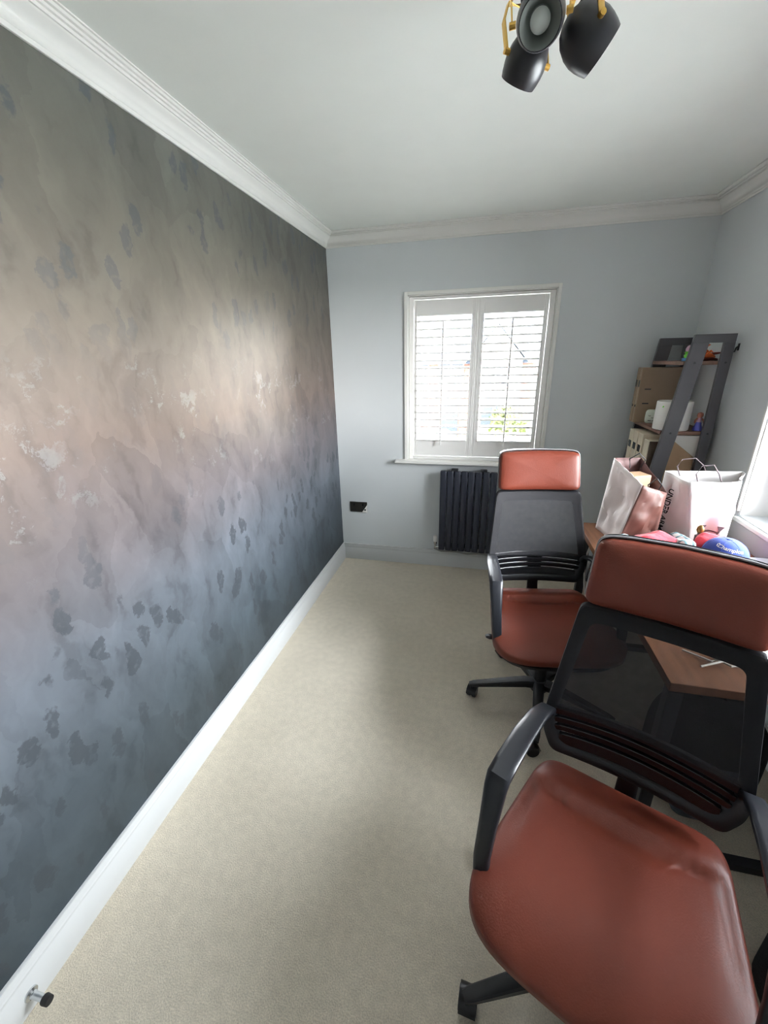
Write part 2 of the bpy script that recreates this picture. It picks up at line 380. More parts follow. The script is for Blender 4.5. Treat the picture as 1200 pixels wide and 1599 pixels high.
def text_mesh(body, size, name, material, parent, fn, shear=0.0, bold=0.0, ext=.0):
    """flat print: the letters as a mesh, each vertex placed by fn(x, y) on its surface"""
    c = bpy.data.curves.new(name, 'FONT'); c.body = body; c.size = size; c.shear = shear; c.offset = bold; c.align_x = 'CENTER'; c.align_y = 'CENTER'
    c.resolution_u = 3
    o = bpy.data.objects.new(name, c); COL.objects.link(o)
    dg = bpy.context.evaluated_depsgraph_get(); dg.update()
    me = bpy.data.meshes.new_from_object(o.evaluated_get(dg)); bpy.data.objects.remove(o); bpy.data.curves.remove(c)
    for v in me.vertices: v.co = fn(v.co.x, v.co.y)
    me.materials.clear(); me.materials.append(M[material])
    o = bpy.data.objects.new(name, me); COL.objects.link(o)
    if parent: o.parent = parent
    return o

# ------------------------------------------------------------------ room shell
T = .3
struct(MB().box((-A_-T, Y0-T, -.12), (B_+T, D_+T, 0)).build('floor', 'carpet', smooth=0))
struct(MB().box((-A_-T, Y0-T, H_), (B_+T, D_+T, H_+.12)).build('ceiling', 'ceiling', smooth=0))
struct(MB().box((-A_-T, Y0, 0), (-A_, D_, H_)).build('wall_left', 'wallpaper', smooth=0))
struct(MB().box((-A_-T, D_, 0), (FX0, D_+T, H_)).box((FX1, D_, 0), (B_+T, D_+T, H_))
       .box((FX0, D_, 0), (FX1, D_+T, FZ0)).box((FX0, D_, FZ1), (FX1, D_+T, H_)).build('wall_far', 'wall', smooth=0))
struct(MB().box((B_, Y0, 0), (B_+T, RY0, H_)).box((B_, RY1, 0), (B_+T, D_, H_))
       .box((B_, RY0, 0), (B_+T, RY1, RZ0)).box((B_, RY0, RZ1), (B_+T, RY1, H_)).build('wall_right', 'wall', smooth=0))
struct(MB().box((-A_-T, Y0-T, 0), (B_+T, Y0, H_)).build('wall_back', 'wall', smooth=0))
# cornice: bead, cove, two ridges. profile = (out from wall, down from ceiling)
CORN = [(0, .080), (.006, .080), (.009, .076), (.009, .070), (.013, .068), (.015, .060), (.022, .047), (.033, .036), (.046, .030), (.049, .025),
        (.054, .025), (.056, .018), (.062, .017), (.064, .011), (.071, .010), (.074, .004), (.080, .004), (.080, 0), (0, 0)]
# skirting: plain board with a grooved top
SK = [(0, 0), (.018, 0), (.018, .104), (.015, .107), (.015, .111), (.0175, .114), (.0175, .119), (.014, .122), (.014, .126), (.0125, .130), (.010, .1375), (.005, .1392), (0, .1392)]
def run(prof, a, b, inx, flip, name, material):
    """extrude a profile along a wall with mitred ends"""
    a, b = Vector(a), Vector(b); t = (b-a).normalized(); n = Vector(inx)
    r0 = [a + n*o + Vector((0, 0, -d if flip else d)) + t*o for o, d in prof]
    r1 = [b + n*o + Vector((0, 0, -d if flip else d)) - t*o for o, d in prof]
    return struct(MB().loft([r0, r1]).build(name, material, smooth=50))
cs = [(-A_, Y0), (-A_, D_), (B_, D_), (B_, Y0)]
for i, (side, n) in enumerate((('left', (1,0,0)), ('far', (0,-1,0)), ('right', (-1,0,0)), ('back', (0,1,0)))):
    p, q = cs[i], cs[(i+1) % 4]
    run(CORN, (*p, H_), (*q, H_), n, True, 'trim_%d' % (i+1), 'white')
    run(SK, (*p, 0), (*q, 0), n, False, 'baseboard_' + side, 'skirt')

# far window: lining, bead, glazing
w1 = struct(MB().box((FX0-.024, D_-.012, FZ0), (FX0, D_+.004, FZ1+.022)).box((FX1, D_-.012, FZ0), (FX1+.020, D_+.004, FZ1+.022))
            .box((FX0, D_-.012, FZ1), (FX1, D_+.004, FZ1+.022)).build('window_1', 'white', bevel=.002))
MB().box((FX0, D_+.004, FZ0), (FX0+.006, D_+T, FZ1)).box((FX1-.006, D_+.004, FZ0), (FX1, D_+T, FZ1)).box((FX0, D_+.004, FZ1-.006), (FX1, D_+T, FZ1)).build('window_reveal', 'white', w1)
MB().box((-.622, D_-.052, .862), (.50, D_, .885)).box((FX0, D_-.01, .862), (FX1, D_+T-.05, .885)).build('window_sill', 'white', w1, bevel=.005)
def glazing(parent, ax, pos, lo, hi, z0, z1, n):
    def bx(a0, a1, z0, z1, d0, d1):
        return ((a0, d0, z0), (a1, d1, z1)) if ax == 'x' else ((d0, a0, z0), (d1, a1, z1))
    f = MB(); t = .05
    for q in (bx(lo, lo+t, z0, z1, pos, pos+.06), bx(hi-t, hi, z0, z1, pos, pos+.06), bx(lo+t, hi-t, z0, z0+t, pos, pos+.06), bx(lo+t, hi-t, z1-t, z1, pos, pos+.06)): f.box(*q)
    st = (hi-lo-t)/n
    for i in range(1, n): f.box(*bx(lo+i*st, lo+i*st+t, z0+t, z1-t, pos, pos+.06))
    f.build('window_frame', 'upvc', parent, bevel=.004)
    for i in range(n): MB().box(*bx(lo+i*st+t, lo+(i+1)*st, z0+t, z1-t, pos+.026, pos+.034)).build('pane', 'glass', parent, smooth=0)
glazing(w1, 'x', D_+.2, FX0+.006, FX1-.006, .885, FZ1-.006, 2)
# right window
w2 = struct(MB().box((B_-.012, RY0-.024, RZ0), (B_+.004, RY0, RZ1+.022)).box((B_-.012, RY1-.004, RZ0+.02), (B_+.004, RY1+.006, RZ1+.022))
            .box((B_-.012, RY0, RZ1), (B_+.004, RY1, RZ1+.022)).build('window_2', 'white', bevel=.002))
MB().box((B_+.004, RY0, RZ0), (B_+T, RY0+.006, RZ1)).box((B_+.004, RY1-.006, RZ0), (B_+T, RY1, RZ1)).box((B_+.004, RY0, RZ1-.006), (B_+T, RY1, RZ1)).build('window_reveal', 'white', w2)
MB().box((B_-.022, RY0-.02, .842), (B_+T-.05, RY1-.002, .862)).build('window_sill', 'white', w2, bevel=.004)
glazing(w2, 'y', B_+.12, RY0+.006, RY1-.006, .862, RZ1-.006, 2)

# ------------------------------------------------------------------ plantation shutter
sh = tag(empty('window_shutter', ((FX0+FX1)/2, D_+.03, .885)), 'white plantation shutter with two louvred panels filling the far window', 'shutter')
cx0 = (FX0+FX1)/2; oz = .885
def SB(x0, x1, z0, z1, y0, y1): return ((x0-cx0, y0-.03, z0-oz), (x1-cx0, y1-.03, z1-oz))
f = MB()
for q in ((FX0+.007, -.492, .885, 2.0), (.388, FX1-.007, .885, 2.0), (-.492, .388, .885, .908), (-.492, .388, 1.985, 2.0)):
    f.box(*SB(*q, .02, .075))
f.build('shutter_frame', 'shutter', sh, bevel=.003)
for (x0, x1, o0, o1) in ((-.488, -.0585, -.470, -.096), (-.0575, .384, -.018, .358)):
    p = MB(); zb, zt, ob, ot = .912, 1.979, 1.026, 1.882
    for q in ((x0, o0, zb, zt), (o1, x1, zb, zt), (o0, o1, zb, ob), (o0, o1, ot, zt)): p.box(*SB(*q, .032, .060))
    p.box(*SB(x0+.014, x0+.018, zb, zt, .029, .032)).box(*SB(x1-.018, x1-.014, zb, zt, .029, .032))
    pan = p.build('shutter_panel', 'shutter', sh, bevel=.002)
    slat_me = None
    for i in range(17):
        z = 1.033 + i*.05094
        if slat_me is None:
            s = MB(); ring = []
            for k in range(10):
                a = 2*pi*k/10; ring.append((.031*math.copysign(abs(cos(a))**.8, cos(a)), .0060*math.copysign(abs(sin(a))**.45, sin(a))))
            th = radians(3)
            R2 = [(a*cos(th)-b*sin(th), a*sin(th)+b*cos(th)) for a, b in ring]
            hw = (o1-o0)/2-.002
            s.loft([[(-hw, a, b) for a, b in R2], [(hw, a, b) for a, b in R2]])
            so = s.build('slat', 'shutter', pan); slat_me = so.data
        else:
            so = bpy.data.objects.new('slat', slat_me); COL.objects.link(so); so.parent = pan
        so.location = ((o0+o1)/2-cx0, .016, z-oz)
    rx = (o0+o1)/2-cx0-.002
    for (za, zb2) in ((1.0, 1.444), (1.46, 1.842)):
        MB().box((rx-.005, -.036, za-oz), (rx+.005, -.026, zb2-oz)).build('tilt_rod', 'shutter', pan, bevel=.002)

# ------------------------------------------------------------------ radiator
rad = tag(empty('radiator', (-.06, D_, .16)), 'dark anthracite column radiator under the far window', 'radiator')
rx0, rx1, rz0, rz1 = -.269, .141, .178, .822
n_s = 8; stp = (rx1-rx0)/n_s
for i in range(n_s):
    xc = rx0+(i+.5)*stp+.06+(.003 if i == n_s-2 else -.002 if i < n_s-2 else .004)
    MB().tube([(xc, -.07, rz0-.16), (xc, -.07, rz0-.15), (xc, -.07, rz1-.17), (xc, -.07, rz1-.16)], [.023, .0248, .0248, .023], 12, [.013, .016, .016, .013], upv=(0,1,0), squareness=3).build('column', 'radiator', rad)
for z in (rz0+.03, rz1-.03):
    MB().tube([(rx0+.06, -.045, z-.16), (rx1+.06, -.045, z-.16)], .017, 12).build('header_pipe', 'radiator', rad)
for x in (-.165, .045):
    MB().box((x-.025+.06, -.075, rz1-.16-.004), (x+.025+.06, -.02, rz1-.16+.010)).box((x-.02+.06, -.03, rz1-.22), (x+.02+.06, 0, rz1-.155)).build('bracket', 'blackmetal', rad, bevel=.004)
for x in (rx0-.028, rx1+.028):
    v = MB().lathe([(.0, 0), (.009, 0), (.009, .035), (.014, .04), (.014, .06), (.0, .062)], 12, org=(x+.06, -.06, .02)).build('valve', 'chrome', rad)
    MB().lathe([(0, 0), (.014, .0), (.016, .008), (.015, .045), (.011, .05), (0, .05)], 12, org=(x+.06, -.06, .078)).build('valve_cap', 'whiteplastic', v)
    MB().tube([(x+.06, -.06, .03), (x+.06+.028*(1 if x < 0 else -1), -.06, .03)], .009, 8).build('valve_tail', 'chrome', v)
MB().tube([(-.245, -.065, .022), (-.19, -.06, -.004), (-.08, -.06, .0), (.02, -.06, -.012), (.1, -.06, -.004), (.18, -.06, -.01), (.235, -.06, .022)], .007, 8).build('pipe', 'pipe', rad)

# ------------------------------------------------------------------ wall socket
so = tag(empty('wall_socket', (-.94, D_, .473)), 'dark nickel double wall socket low on the far wall', 'socket')
MB().box((-.073, -.008, -.043), (.073, 0, .043)).build('socket_plate', 'nickel', so, bevel=.003)
for sx in (-.038, .038): MB().box((sx-.006, -.012, .012), (sx+.006, -.006, .030)).build('switch', 'blackgloss', so, bevel=.001)
for sx in (-.038, .038):
    MB().box((sx-.003, -.0085, -.004), (sx+.003, -.007, .006)).box((sx-.014, -.0085, -.022), (sx-.006, -.007, -.017)).box((sx+.006, -.0085, -.022), (sx+.014, -.007, -.017)).build('socket_hole', 'ink', so)
ins = MB().prism([(.030, -.043), (.073, -.043), (.073, .020)], 1, -.016, -.004).build('white_insert', 'whiteplastic', so, bevel=.002)  # white triangular piece across the lower right of the plate
MB().lathe([(0, 0), (.007, 0), (.007, .002), (0, .002)], 12, axis=(0, -1, 0), org=(.058, -.0155, -.020)).build('insert_dot', 'ink', ins)

# ------------------------------------------------------------------ door stop
ds = tag(empty('door_stop', (-A_+.018, .345, .05)), 'short chrome door stop with black rubber tip on the left skirting', 'door stop')
MB().lathe([(0, 0), (.017, 0), (.016, .004), (.010, .008), (.0085, .012), (.0085, .045), (0, .046)], 16, axis=(1, 0, 0)).build('stem', 'chrome', ds)
MB().lathe([(0, 0), (.0115, 0), (.0125, .004), (.0115, .018), (0, .020)], 16, axis=(1, 0, 0), org=(.044, 0, 0)).build('rubber_tip', 'rubber', ds)

# ------------------------------------------------------------------ office chairs
def YB(z, x=0, hw=.22): return .249 + .283*(z-.6) + .022*(1-(x/hw)**2)
def chair(label, loc, rz, dz, leg_deg):
    c = tag(empty('office_chair', loc, rz), label, 'office chair', 'brown leather mesh back office chairs')
    ab = leg_deg - math.degrees(rz)
    # base
    hub = MB().lathe([(0, .066), (.04, .066), (.043, .075), (.040, .112), (.03, .124), (0, .124)], 20).build('hub', 'black', c)
    for k in range(5):
        a = radians(ab+72*k); d = Vector((cos(a), sin(a), 0))
        lg = MB().tube([d*.02+Vector((0,0,.098)), d*.07+Vector((0,0,.103)), d*.2+Vector((0,0,.093)), d*.315+Vector((0,0,.082)), d*.338+Vector((0,0,.078))],
                       [.026, .025, .021, .017, .013], 10, [.022, .021, .016, .011, .008], squareness=4).build('leg', 'black', c)
        ca = a + 1.1 + k*.9; e = Vector((cos(ca), sin(ca), 0)); sd = Vector((-e.y, e.x, 0)); o = d*.326
        q = MB().lathe([(0, .05), (.006, .05), (.006, .08), (0, .08)], 8, org=o)
        for s in (-1, 1): q.lathe([(0, -.010), (.024, -.010), (.0275, -.006), (.0275, .006), (.024, .010), (0, .010)], 16, axis=sd, org=o + sd*s*.0135 - e*.012 + Vector((0, 0, .0275)))
        hood = [(o + sd*t*.022 - e*.012 + e*.032*cos(b) + Vector((0, 0, .0275+.032*sin(b)))) for t in (-1, 1) for b in [pi*i/8 for i in range(9)]]
        q.loft([hood[:9], hood[9:]], cap=False, closed=False)
        q.build('caster', 'black', lg)
    MB().lathe([(0, .1), (.027, .1), (.026, .26), (.02, .262), (.016, .30), (.016, .39+dz), (0, .39+dz)], 16).build('gas_column', 'black', c)
    z = lambda v: v+dz
    mech = MB().hexa([(-.07, -.11, z(.378)), (.07, -.11, z(.378)), (.06, .10, z(.375)), (-.06, .10, z(.375)), (-.09, -.13, z(.415)), (.09, -.13, z(.415)), (.08, .13, z(.415)), (-.08, .13, z(.415))]).build('mechanism', 'black', c, bevel=.006)
    lv = MB().tube([(-.06, -.05, z(.392)), (-.2, -.06, z(.398)), (-.245, -.06, z(.405))], .0055, 8).build('lever', 'black', c)
    MB().tube([(-.238, -.06, z(.404)), (-.252, -.06, z(.406)), (-.275, -.06, z(.408)), (-.288, -.06, z(.409))], [.008, .017, .017, .009], 8, [.005, .006, .006, .004], squareness=3).build('lever_paddle', 'black', lv)
    # seat
    def plan(px, py):
        y = -.006 + .254*py - (.008*(1-px*px) if py < 0 else 0) * (-py)
        t = (py+1)/2
        hw = .279 - .068*max(0, t-.12)**1.15 - .012*max(0, .2-t)/.2
        return px*hw, y
    def seatmap(x, y, h):
        zt = .499
        dish = -.006*max(0, 1-(x/.2)**2)
        crease = -.018*math.exp(-((y-.125)/.010)**2) + .012*math.exp(-((y-.165)/.04)**2)
        front = -.040*max(0, min(1, (-y-.11)/.165))**2
        back = .008*max(0, (y-.1)/.14)**2
        k = max(0, h)/.06
        return (x, y, z(zt-.062 + h + (dish+crease*min(1, k))*min(1, k) + front*(.45+.55*min(1, k)) + back))
    MB().pillow(plan, 72, 16, depth=.034, top=.026, bot=.006, ex=(5.5, 9), edge=2.8, mapf=seatmap).build('seat', 'leather', c, smooth=80)
    def plan2(px, py): x, y = plan(px*.93, py*.93); return x, y
    MB().pillow(plan2, 40, 6, depth=.010, top=.004, bot=.010, ex=4.4, mapf=lambda x, y, h: (x, y, z(.398+h-.018*max(0, min(1, (-y-.11)/.165))**2))).build('seat_pan', 'black', c, smooth=60)
    # backrest frame: closed ring, then mesh, lumbar slats, spine
    out = [(-.205, .976), (.205, .976), (.241, .66), (.238, .59), (.205, .528), (-.205, .528), (-.238, .59), (-.241, .66)]
    def rnd(poly, r=.022, n=5):
        cor = []; L = len(poly)
        for i in range(L):
            p, q, s = Vector(poly[i-1]), Vector(poly[i]), Vector(poly[(i+1) % L])
            a = q + (p-q).normalized()*min(r, (p-q).length*.45); b = q + (s-q).normalized()*min(r, (s-q).length*.45)
            cor.append([a*(1-t)**2 + q*2*t*(1-t) + b*t*t for t in [k/n for k in range(n+1)]])
        res = []
        for i in range(L):      # rounded corner, then points along the straight so that the bar follows the curved back
            a, b = cor[i][-1], cor[(i+1) % L][0]
            res += cor[i] + [a+(b-a)*k/9 for k in range(1, 9)]
        return res
    inn = [(-.170, .926), (.170, .926), (.207, .665), (.203, .610), (.176, .566), (-.176, .566), (-.203, .610), (-.207, .665)]
    O, I = rnd(out), rnd(inn)
    def P3(q, dy): return (q[0], YB(q[1], q[0])+dy, z(q[1]))
    mid = [(a+b)/2 for a, b in zip(O, I)]
    def sub(a, b, t): return [p*(1-t)+q*t for p, q in zip(a, b)]
    rings = [[P3(p, .006) for p in O], [P3(p, -.004) for p in sub(O, I, .06)], [P3(p, -.008) for p in sub(O, I, .3)], [P3(p, -.008) for p in sub(O, I, .75)], [P3(p, -.002) for p in I],
             [P3(p, .012) for p in I], [P3(p, .022) for p in sub(O, I, .7)], [P3(p, .022) for p in sub(O, I, .3)], [P3(p, .006) for p in O]]
    MB().loft(rings, cap=False).build('back_frame', 'black', c, smooth=50)
    def meshpt(u, v):
        zz = .660 + v*(.970-.660); hw = .203 + (.238-.203)*(1-v)
        cr = max(0, (zz-.955)/.015); hw -= .012*cr*cr
        x = (u*2-1)*hw; return (x, YB(zz, x)-.0105 - .008*max(0, sin(pi*u)*sin(pi*v)), z(zz))
    MB().grid(meshpt, 20, 16).build('mesh_panel', 'mesh', c, smooth=80)
    for (za, zb) in ((.640, .666), (.617, .635), (.594, .612), (.556, .589)):
        hw = .214 if za > .63 else (.210 if za > .61 else (.206 if za > .58 else .190))
        r = []
        for k in range(17):
            x = (k/16*2-1)*hw; arc = .010*(1-(x/hw)**2)
            r.append([(x, YB(za, x)-.004, z(za+arc)), (x, YB(zb, x)-.008, z(zb+arc)), (x, YB(zb, x)+.006, z(zb+arc)), (x, YB(za, x)+.010, z(za+arc))])
        MB().loft(r).build('lumbar_slat', 'blackgloss', c, bevel=.002)
    MB().tube([(0, .10, z(.395)), (0, .20, z(.398)), (0, .275, z(.43)), (0, .29, z(.50)), (0, YB(.56)+.02, z(.56)), (0, YB(.66)+.02, z(.66))],
              [.03, .03, .028, .026, .03, .04], 10, [.010, .011, .012, .011, .009, .006], upv=(0, 1, .5), squareness=4).build('spine', 'black', c)
    # headrest
    def hplan(px, py): return px*(.1985-.006*(py+1)/2), 1.069 + .090*py + .006*(1-px*px)*(1 if py > 0 else 0)*py
    MB().pillow(hplan, 96, 10, depth=.012, top=.030, bot=.004, ex=11, edge=2.4, mapf=lambda x, zz, h: (x, YB(zz, x)+.004-h, z(zz))).build('headrest', 'leather', c, smooth=70)
    def hplan2(px, py): return px*(.201-.006*(py+1)/2), 1.071 + .095*py + .006*(1-px*px)*(1 if py > 0 else 0)*py
    MB().pillow(hplan2, 96, 5, depth=.012, top=.006, bot=.001, ex=11, edge=2.4, mapf=lambda x, zz, h: (x, YB(zz, x)+.006+h, z(zz))).build('headrest_shell', 'blackgloss', c, smooth=70)
    rim = []
    for k in range(97):
        a_ = -.10*pi + 1.20*pi*k/96; px = math.copysign(abs(cos(a_))**(2/11), cos(a_)); py = math.copysign(abs(sin(a_))**(2/11), sin(a_))
        x, zz = hplan2(px*.997, py*.985); rim.append((x, YB(zz, x)+.003, z(zz)))
    MB().tube(rim, .0032, 6, upv=(0, 1, 0)).build('rim_glint', 'trim', c, smooth=80)  # pale tube stands in for the bright reflection along the shell's edge
    MB().box((-.05, YB(.98)+.006, z(.94)), (.05, YB(.98)+.024, z(1.02))).build('headrest_bracket', 'black', c, bevel=.004)
    # arms
    for s in (-1, 1):
        path = [(-.220, .262, .640), (-.230, .232, .672), (-.240, .17, .692), (-.250, .08, .699), (-.258, -.02, .697), (-.261, -.066, .691), (-.262, -.078, .668),
                (-.261, -.110, .585), (-.259, -.140, .505), (-.254, -.152, .455), (-.235, -.150, .418), (-.18, -.135, .402), (-.10, -.115, .400)]
        wd = [.012, .022, .026, .028, .0285, .0285, .027, .022, .020, .019, .02, .022, .022]
        th = [.012, .010, .0085, .0085, .009, .012, .014, .0135, .0125, .011, .008, .007, .007]
        rings = []
        P = [Vector((x*-s, y, z(h))) for x, y, h in path]
        for i, p in enumerate(P):
            t = (P[min(i+1, len(P)-1)]-P[max(0, i-1)]).normalized()
            sd = Vector((1, 0, 0)) if i < 9 else Vector((0, 1, 0))
            if i in (9, 10): sd = Vector((.5*(1 if s < 0 else -1), .8, 0)).normalized() if i == 10 else Vector((.9*(1 if s < 0 else -1), .45, 0)).normalized()
            if s > 0 and i >= 9: sd = -sd
            if s > 0 and i < 9: sd = Vector((1, 0, 0))
            if s > 0 and i == 9: sd = Vector((.9, -.45, 0)).normalized()
            if s > 0 and i == 10: sd = Vector((.5, -.8, 0)).normalized()
            sd = (sd - t*sd.dot(t)).normalized(); n = t.cross(sd).normalized()
            rings.append([p + sd*wd[i]*math.copysign(abs(cos(a))**.5, cos(a)) + n*th[i]*math.copysign(abs(sin(a))**.5, sin(a)) for a in [2*pi*(k+.5)/12 for k in range(12)]])
        MB().loft(rings).build('armrest', 'armblack', c, smooth=50)
    return c
chair('brown leather office chair with mesh back nearer the window', (.356, 1.726, 0), radians(8.5), 0, 189.4)
chair('brown leather office chair with mesh back nearest, closest to the door stop', (.358, .699, 0), radians(-23.3), -.03, 201.6)

# ------------------------------------------------------------------ desk
dk = tag(empty('desk', (.9, 1.65, 0)), 'wooden desk with brown top and black metal legs along the right wall', 'desk')
dx0, dx1, dy0, dy1 = .555, 1.225, 1.05, 2.27
L = lambda x, y, z: (x-.9, y-1.65, z)
MB().box(L(dx0, dy0, .722), L(dx1, dy1, .75)).build('desk_top', 'wood', dk, bevel=.002)
for y in (dy0+.035, dy1-.07):
    for x in (dx0+.02, dx1-.06): MB().box(L(x, y, .03), L(x+.04, y+.035, .69)).build('leg', 'blackmetal', dk, bevel=.003)
    MB().box(L(dx0+.02, y, .0), L(dx1-.02, y+.035, .03)).build('foot_bar', 'blackmetal', dk, bevel=.003)
    MB().box(L(dx0+.02, y, .69), L(dx1-.02, y+.035, .722)).build('top_bar', 'blackmetal', dk, bevel=.003)
MB().box(L(dx0+.245, dy0+.07, .692), L(dx0+.275, dy1-.07, .722)).build('front_rail', 'blackmetal', dk, bevel=.003)
MB().box(L(dx1-.05, dy0+.07, .36), L(dx1-.035, dy1-.07, .70)).build('modesty_panel', 'blackmetal', dk, bevel=.003)

# ------------------------------------------------------------------ ladder shelf
ls = tag(empty('ladder_shelf', (1.1, 2.77, 0)), 'leaning ladder shelf with grey metal frames and brown boards in the far corner', 'shelf')
L2 = lambda x, y, z: (x-1.1, y-2.77, z)
def fx(z): return .962 + (z-1.043)*(1.033-.962)/(1.687-1.043)
for (ya, yb) in ((2.545, 2.567), (2.995, 3.017)):
    def pr(poly, name): return MB().prism([(x-1.1, z) for x, z in poly], 1, ya-2.77, yb-2.77).build(name, 'greymetal', ls, bevel=.002)
    pr([(fx(0), 0), (fx(0)+.074, 0), (fx(1.652)+.074, 1.652), (fx(1.652), 1.652)], 'front_leg')
    pr([(1.170, 0), (1.218, 0), (1.218, 1.652), (1.170, 1.652)], 'rear_leg')
    pr([(fx(1.652), 1.652), (1.218, 1.652), (1.218, 1.692), (fx(1.692), 1.692)], 'top_bar')
for zt in (1.564, 1.203, .838, .475, .118):
    MB().box(L2(fx(zt)-.006, 2.567, zt-.018), L2(1.225, 2.995, zt)).build('shelf_board', 'woodend', ls, bevel=.0015)
    for xb in (fx(zt)+.037, 1.194): MB().lathe([(0, 0), (.006, 0), (.005, .003), (0, .003)], 12, axis=(0, -1, 0), org=L2(xb, 2.545, zt-.008)).build('bolt', 'blackmetal', ls)
for y in (2.556, 3.0):
    MB().tube([L2(1.214, y, 1.605), L2(1.226, y, 1.607), L2(1.230, y, 1.625), L2(1.238, y, 1.632)], .004, 8).box(L2(1.237, y-.006, 1.612), L2(1.2405, y+.006, 1.645)).build('wall_hook', 'blackmetal', ls)

# upper file boxes
def box_file(name, y0, y1, z0, x0, x1, h, material, label, group, tagz, holes, slots):
    t = tag(empty(name, ((x0+x1)/2, (y0+y1)/2, z0)), label, 'box file', group)
    q = lambda a, b: MB().box((a[0]-(x0+x1)/2, a[1]-(y0+y1)/2, a[2]-z0), (b[0]-(x0+x1)/2, b[1]-(y0+y1)/2, b[2]-z0))
    q((x0, y0, z0), (x1, y1, z0+h)).build('case', material, t, bevel=.003)
    ym = (y0+y1)/2; hw = min(.022, (y1-y0)/2-.008)
    if tagz: q((x0-.0012, ym-hw, z0+tagz-.02), (x0+.001, ym+hw, z0+tagz+.02)).build('spine_label', 'tag', t, smooth=0)
    if holes: MB().lathe([(0, 0), (.008, 0), (.008, .0015), (0, .0015)], 14, axis=(-1, 0, 0), org=(x0-(x0+x1)/2, 0, holes)).build('finger_hole', 'ink', t)
    for s in slots: q((x0+.03, y0-.0012, z0+s-.004), (x0+.065, y0+.001, z0+s+.004)).build('slot', 'ink', t, smooth=0)
    return t
box_file('box_file', 2.948, 2.990, 1.2035, .938, 1.20, .325, 'taupe', 'taupe box file on the upper shelf, at the wall end of the pair', 'taupe box files', .232, .10, ())
box_file('box_file', 2.905, 2.946, 1.2035, .938, 1.20, .325, 'taupe', 'taupe box file with two dark slots, behind the mint clock', 'taupe box files', .232, .10, (.20, .115))
for i, (y0, y1, lb) in enumerate(((2.860, 2.930, 'first cream lever arch file from the wall, lower shelf'), (2.780, 2.850, 'second cream lever arch file from the wall, lower shelf'),
                                  (2.695, 2.768, 'third cream lever arch file from the wall, beside the plain cream box'))):
    box_file('lever_arch_file', y0, y1, .8385, .938, 1.20, .325, 'cream', lb, 'cream lever arch files', .236, 0, ())
pc = tag(empty('magazine_file', (1.06, 2.63, .8385)), 'plain cream magazine file with dark edge behind the near shelf leg', 'magazine file')
MB().box((-.122, -.035, 0), (.12, .035, .305)).build('case', 'cream', pc, bevel=.003)
MB().box((-.118, -.040, .0), (.12, -.035, .302)).build('side_panel', 'darkcard', pc, bevel=.001)
# white box and kraft board at the shelf's near end
tag(MB().box((1.03, 2.584, .8385), (1.19, 2.592, 1.178)).build('white_folder', 'whiteplastic', bevel=.002), 'white plastic folder upright at the end of the lower shelf', 'folder')
tag(MB().prism([(.985, .8385), (1.168, .8385), (1.168, 1.06), (1.045, 1.155), (1.0, 1.15)], 1, 2.571, 2.580).build('cardboard_sheet', 'kraft', bevel=.001), 'brown cardboard sheet with a slanted top in front of the white folder', 'cardboard')

# sleepy clock
ck = tag(empty('night_clock', (1.032, 2.875, 1.2035), radians(-22)), 'small rounded mint white clock with a sleepy face on the shelf', 'clock')
MB().pillow(lambda px, py: (px*.040, py*.041), 40, 6, depth=.03, top=.008, bot=.008, ex=5, mapf=lambda x, zz, h: (x, -.02+h, .041+zz)).build('case', 'mint', ck, smooth=60)
for sx in (-.016, .014): MB().tube([(sx-.007, -.0288, .049), (sx, -.0290, .046), (sx+.007, -.0288, .049)], .0013, 6).build('closed_eye', 'ink', ck)
MB().tube([(-.006, -.0288, .037), (0, -.0290, .034), (.006, -.0288, .037)], .0012, 6).build('mouth', 'ink', ck)
MB().box((-.022, -.029, .016), (-.004, -.0278, .020)).box((.0, -.029, .016), (.02, -.0278, .020)).build('printed_line', 'ink', ck)
# white tub
tb = tag(empty('white_tub', (1.047, 2.645, 1.2035)), 'tall white cylindrical tub with a recessed top on the shelf', 'tub')
MB().lathe([(0, 0), (.082, 0), (.086, .004), (.086, .150), (.084, .154), (.080, .154), (.079, .146), (0, .144)], 40).build('body', 'whiteplastic', tb)
MB().tube([(-.0862*cos(a), -.0862*sin(a), .125+.004*k) for k, a in enumerate((.55, .58, .6))], .003, 6).build('green_mark', 'green', tb)
# small figure beside the tub
fg = tag(empty('toy_figure', (1.166, 2.605, 1.2035)), 'small toy figure in violet and peach beside the white tub', 'toy')
MB().lathe([(0, 0), (.022, 0), (.024, .01), (.016, .03), (.013, .046), (0, .05)], 16).build('skirt', 'violet', fg)
MB().tube([(0, 0, .046), (0, 0, .07)], [.012, .010], 12).build('torso', 'pink', fg)
MB().lathe([(0, .068), (.010, .070), (.015, .080), (.013, .094), (0, .10)], 14).build('head', 'skin', fg)
for s in (-1, 1): MB().tube([(s*.010, 0, .066), (s*.02, -.004, .054), (s*.022, -.008, .042)], .0045, 8).build('arm', 'skin', fg)
# green, pink and blue stack toy
st = tag(empty('stacking_toy', (1.062, 2.66, 1.5645)), 'little toy with blue base, lime body and lilac top on the top board', 'toy')
MB().lathe([(0, 0), (.022, 0), (.023, .004), (.022, .016), (0, .017)], 16).build('base', 'skyblue', st)
MB().lathe([(0, .016), (.013, .017), (.017, .03), (.011, .036), (.017, .046), (0, .05)], 16).build('body', 'green', st)
MB().lathe([(0, .048), (.012, .05), (.014, .062), (.009, .074), (0, .08)], 16).build('head', 'pink', st)
